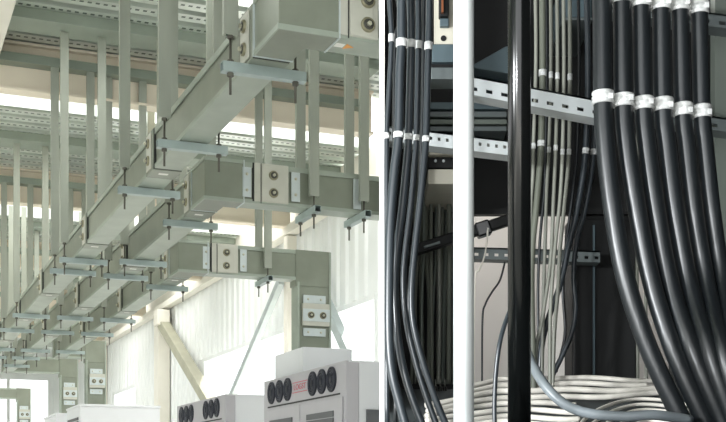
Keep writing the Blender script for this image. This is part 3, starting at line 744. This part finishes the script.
# hanging olive cables left of the white pipe
OL = ['jacketolive', 'jacketmid', 'jacketolive', 'upright']
for k in range(15):
    x = 415.5 + k * 2.75 + random.uniform(-.6, .6); b = x + random.uniform(-3.5, 3.5)
    d = 3.06 + (k % 3) * .03
    r = random.choice((1.1, 1.4, 1.8, 2.4)) if k != 8 else 2.9
    px = [(x, 150), (x + random.uniform(-1, 1), 240), ((x + b) / 2 + random.uniform(-1.5, 1.5), 300), (b, 345), (b + random.uniform(-1, 1), 384)]
    cable('hanging_cable', px, d, r, OL[k % 4] if k != 8 else 'jacketmid', 'thin olive-grey cable hanging in the curtain left of the white pipe', 'hanging olive cables', seg=10)
for k in range(4):
    x = 431 + k * 4.6
    t = Thing('cable_gland', 'black cable gland standing under the curtain of olive cables', 'gland', tuple(P(x, 399, 2.93)), False, 'black cable glands')
    c = P(x, 399, 2.93)
    part(t, 'body', MB().lathe((c.x, c.y, c.z), (0, 0, 1), [(0, 0), (.007, 0), (.007, .018), (.005, .02), (.005, .03), (0, .032)], 10), 'pipeblack', True)
    part(t, 'pin', MB().cyl((c.x, c.y, c.z + .03), (0, 0, 1), .0016, .018, 8), 'jacketmid', True)

# heap of cream cables on the sloping floor
def hz(y): return 2.9 - (y - 376) / 56.0 * .52
n = 0
GL = 'heap of cream cables'
for row in range(10):
    y0 = 379.5 + row * 6.3 + random.uniform(-.5, .5)
    x = 427 + random.uniform(-2, 5) + (0 if row > 1 else 42); x1 = 664 + row * 2 + random.uniform(-4, 4) if row < 4 else 585 + random.uniform(-8, 8)
    pts = []; xx = x; b = random.uniform(-.2, .2)
    while xx < x1:
        yy = y0 + 1.5 * math.sin(xx / 33 + row * .45 + b) + .7 * math.sin(xx / 14 + row * .9) + max(0, (500 - xx)) * .17 * (1 - row / 22)
        if row < 4 and xx > 540: yy -= (xx - 540) * .018 * row
        pts.append((xx, yy, hz(yy) + random.uniform(-.002, .002))); xx += 15
    cable('cream_cable', pts, 2.6, random.choice((2.8, 3.0, 3.3)), 'jacketwhite', 'cream cable lying lengthwise in the heap on the cable room floor', GL, seg=12)
for k in range(7):
    y0 = 399 + k * 5.4
    f = lambda y: hz(y) - .02
    pts = [(x_, y_, f(y_)) for x_, y_ in ((572 + k * 9, 444), (583 + k * 8, y0 + 22 - k), (604 + k * 6, y0 + 8), (632 + k * 3, y0 + .5), (662, y0 + 1), (694, y0 + 7))]
    cable('cream_cable', pts, 2.5, 2.0, 'jacketwhite', 'cream cable curving up in an arc over the right end of the heap', GL + ' arcs', seg=10)
for k, x in enumerate((637.5, 646)):
    cable('riser_cable', [(x, 120, 3.1), (x - .4, 250, 3.1), (x, 330, 3.08), (x + .3, 384, 3.06)], 3.08, 1.6, 'jacketmid', 'thin pale cable rising behind the thick cables, ' + ('next to the black enclosure' if k == 0 else 'closest to the leftmost thick one'), 'thin risers')

# ================================================================== LIGHT, CAMERA
w = bpy.data.worlds.new('overcast_sky'); S.world = w; w.use_nodes = True
bg = w.node_tree.nodes['Background']; bg.inputs[0].default_value = (.97, .99, 1.0, 1); bg.inputs[1].default_value = 1.25

# added key spot for the cable room, unseen, to the left of its opening
li = bpy.data.lights.new('key_spot', 'SPOT'); li.energy = 150; li.color = (.95, .98, 1.0); li.spot_size = math.radians(44); li.spot_blend = .5; li.shadow_soft_size = .10
lo = bpy.data.objects.new('key_spot', li); COL.objects.link(lo); lo.location = (-1.7, -.9, EYE + .3)
lo.rotation_euler = (Vector((.36, 2.6, EYE + .42)) - lo.location).to_track_quat('-Z', 'Y').to_euler()
l2 = bpy.data.lights.new('side_spot', 'SPOT'); l2.energy = 115; l2.color = (.95, .98, 1.0); l2.spot_size = math.radians(56); l2.spot_blend = .4; l2.shadow_soft_size = .08  # second added spot, unseen, for highlights on the cables' left edges
lp = bpy.data.objects.new('side_spot', l2); COL.objects.link(lp); lp.location = (-1.4, 1.1, EYE + .5)
lp.rotation_euler = (Vector((.45, 2.45, EYE + .45)) - lp.location).to_track_quat('-Z', 'Y').to_euler()
# sun coming in from the right through the roof lights
su = bpy.data.lights.new('sun', 'SUN'); su.energy = 5.0; su.angle = math.radians(1.5); su.color = (1, .96, .9)
so_ = bpy.data.objects.new('sun', su); COL.objects.link(so_)
tv, tu, tz = -.75, -.25, -1.0
so_.rotation_euler = Vector((tv * CA - tu * SA, tv * SA + tu * CA, tz)).to_track_quat('-Z', 'Y').to_euler(); so_.location = (6, 12, 9)
# added area fill that brightens the back wall, hidden behind the black backing panel
la = bpy.data.lights.new('back_wall_fill', 'AREA'); la.shape = 'RECTANGLE'; la.size = .7; la.size_y = .05; la.energy = 14; la.color = (1, .98, .95)
lb = bpy.data.objects.new('back_wall_fill', la); COL.objects.link(lb); lb.location = (.43, 3.46, EYE + 1.66)
cam = bpy.data.cameras.new('camera'); co = bpy.data.objects.new('camera', cam); COL.objects.link(co)
co.location = (0, 0, EYE); co.rotation_euler = (math.pi / 2, 0, 0)
cam.sensor_width = 36; cam.lens = F / 726 * 36
cam.shift_x = (363 - CX) / 726; cam.shift_y = (HY - 211) / 726
cam.clip_start = .05; cam.clip_end = 200
S.camera = co
S.view_settings.view_transform = 'Standard'; S.view_settings.look = 'None'; S.view_settings.gamma = 1
S.view_settings.use_curve_mapping = False; S.view_settings.exposure = 0.8
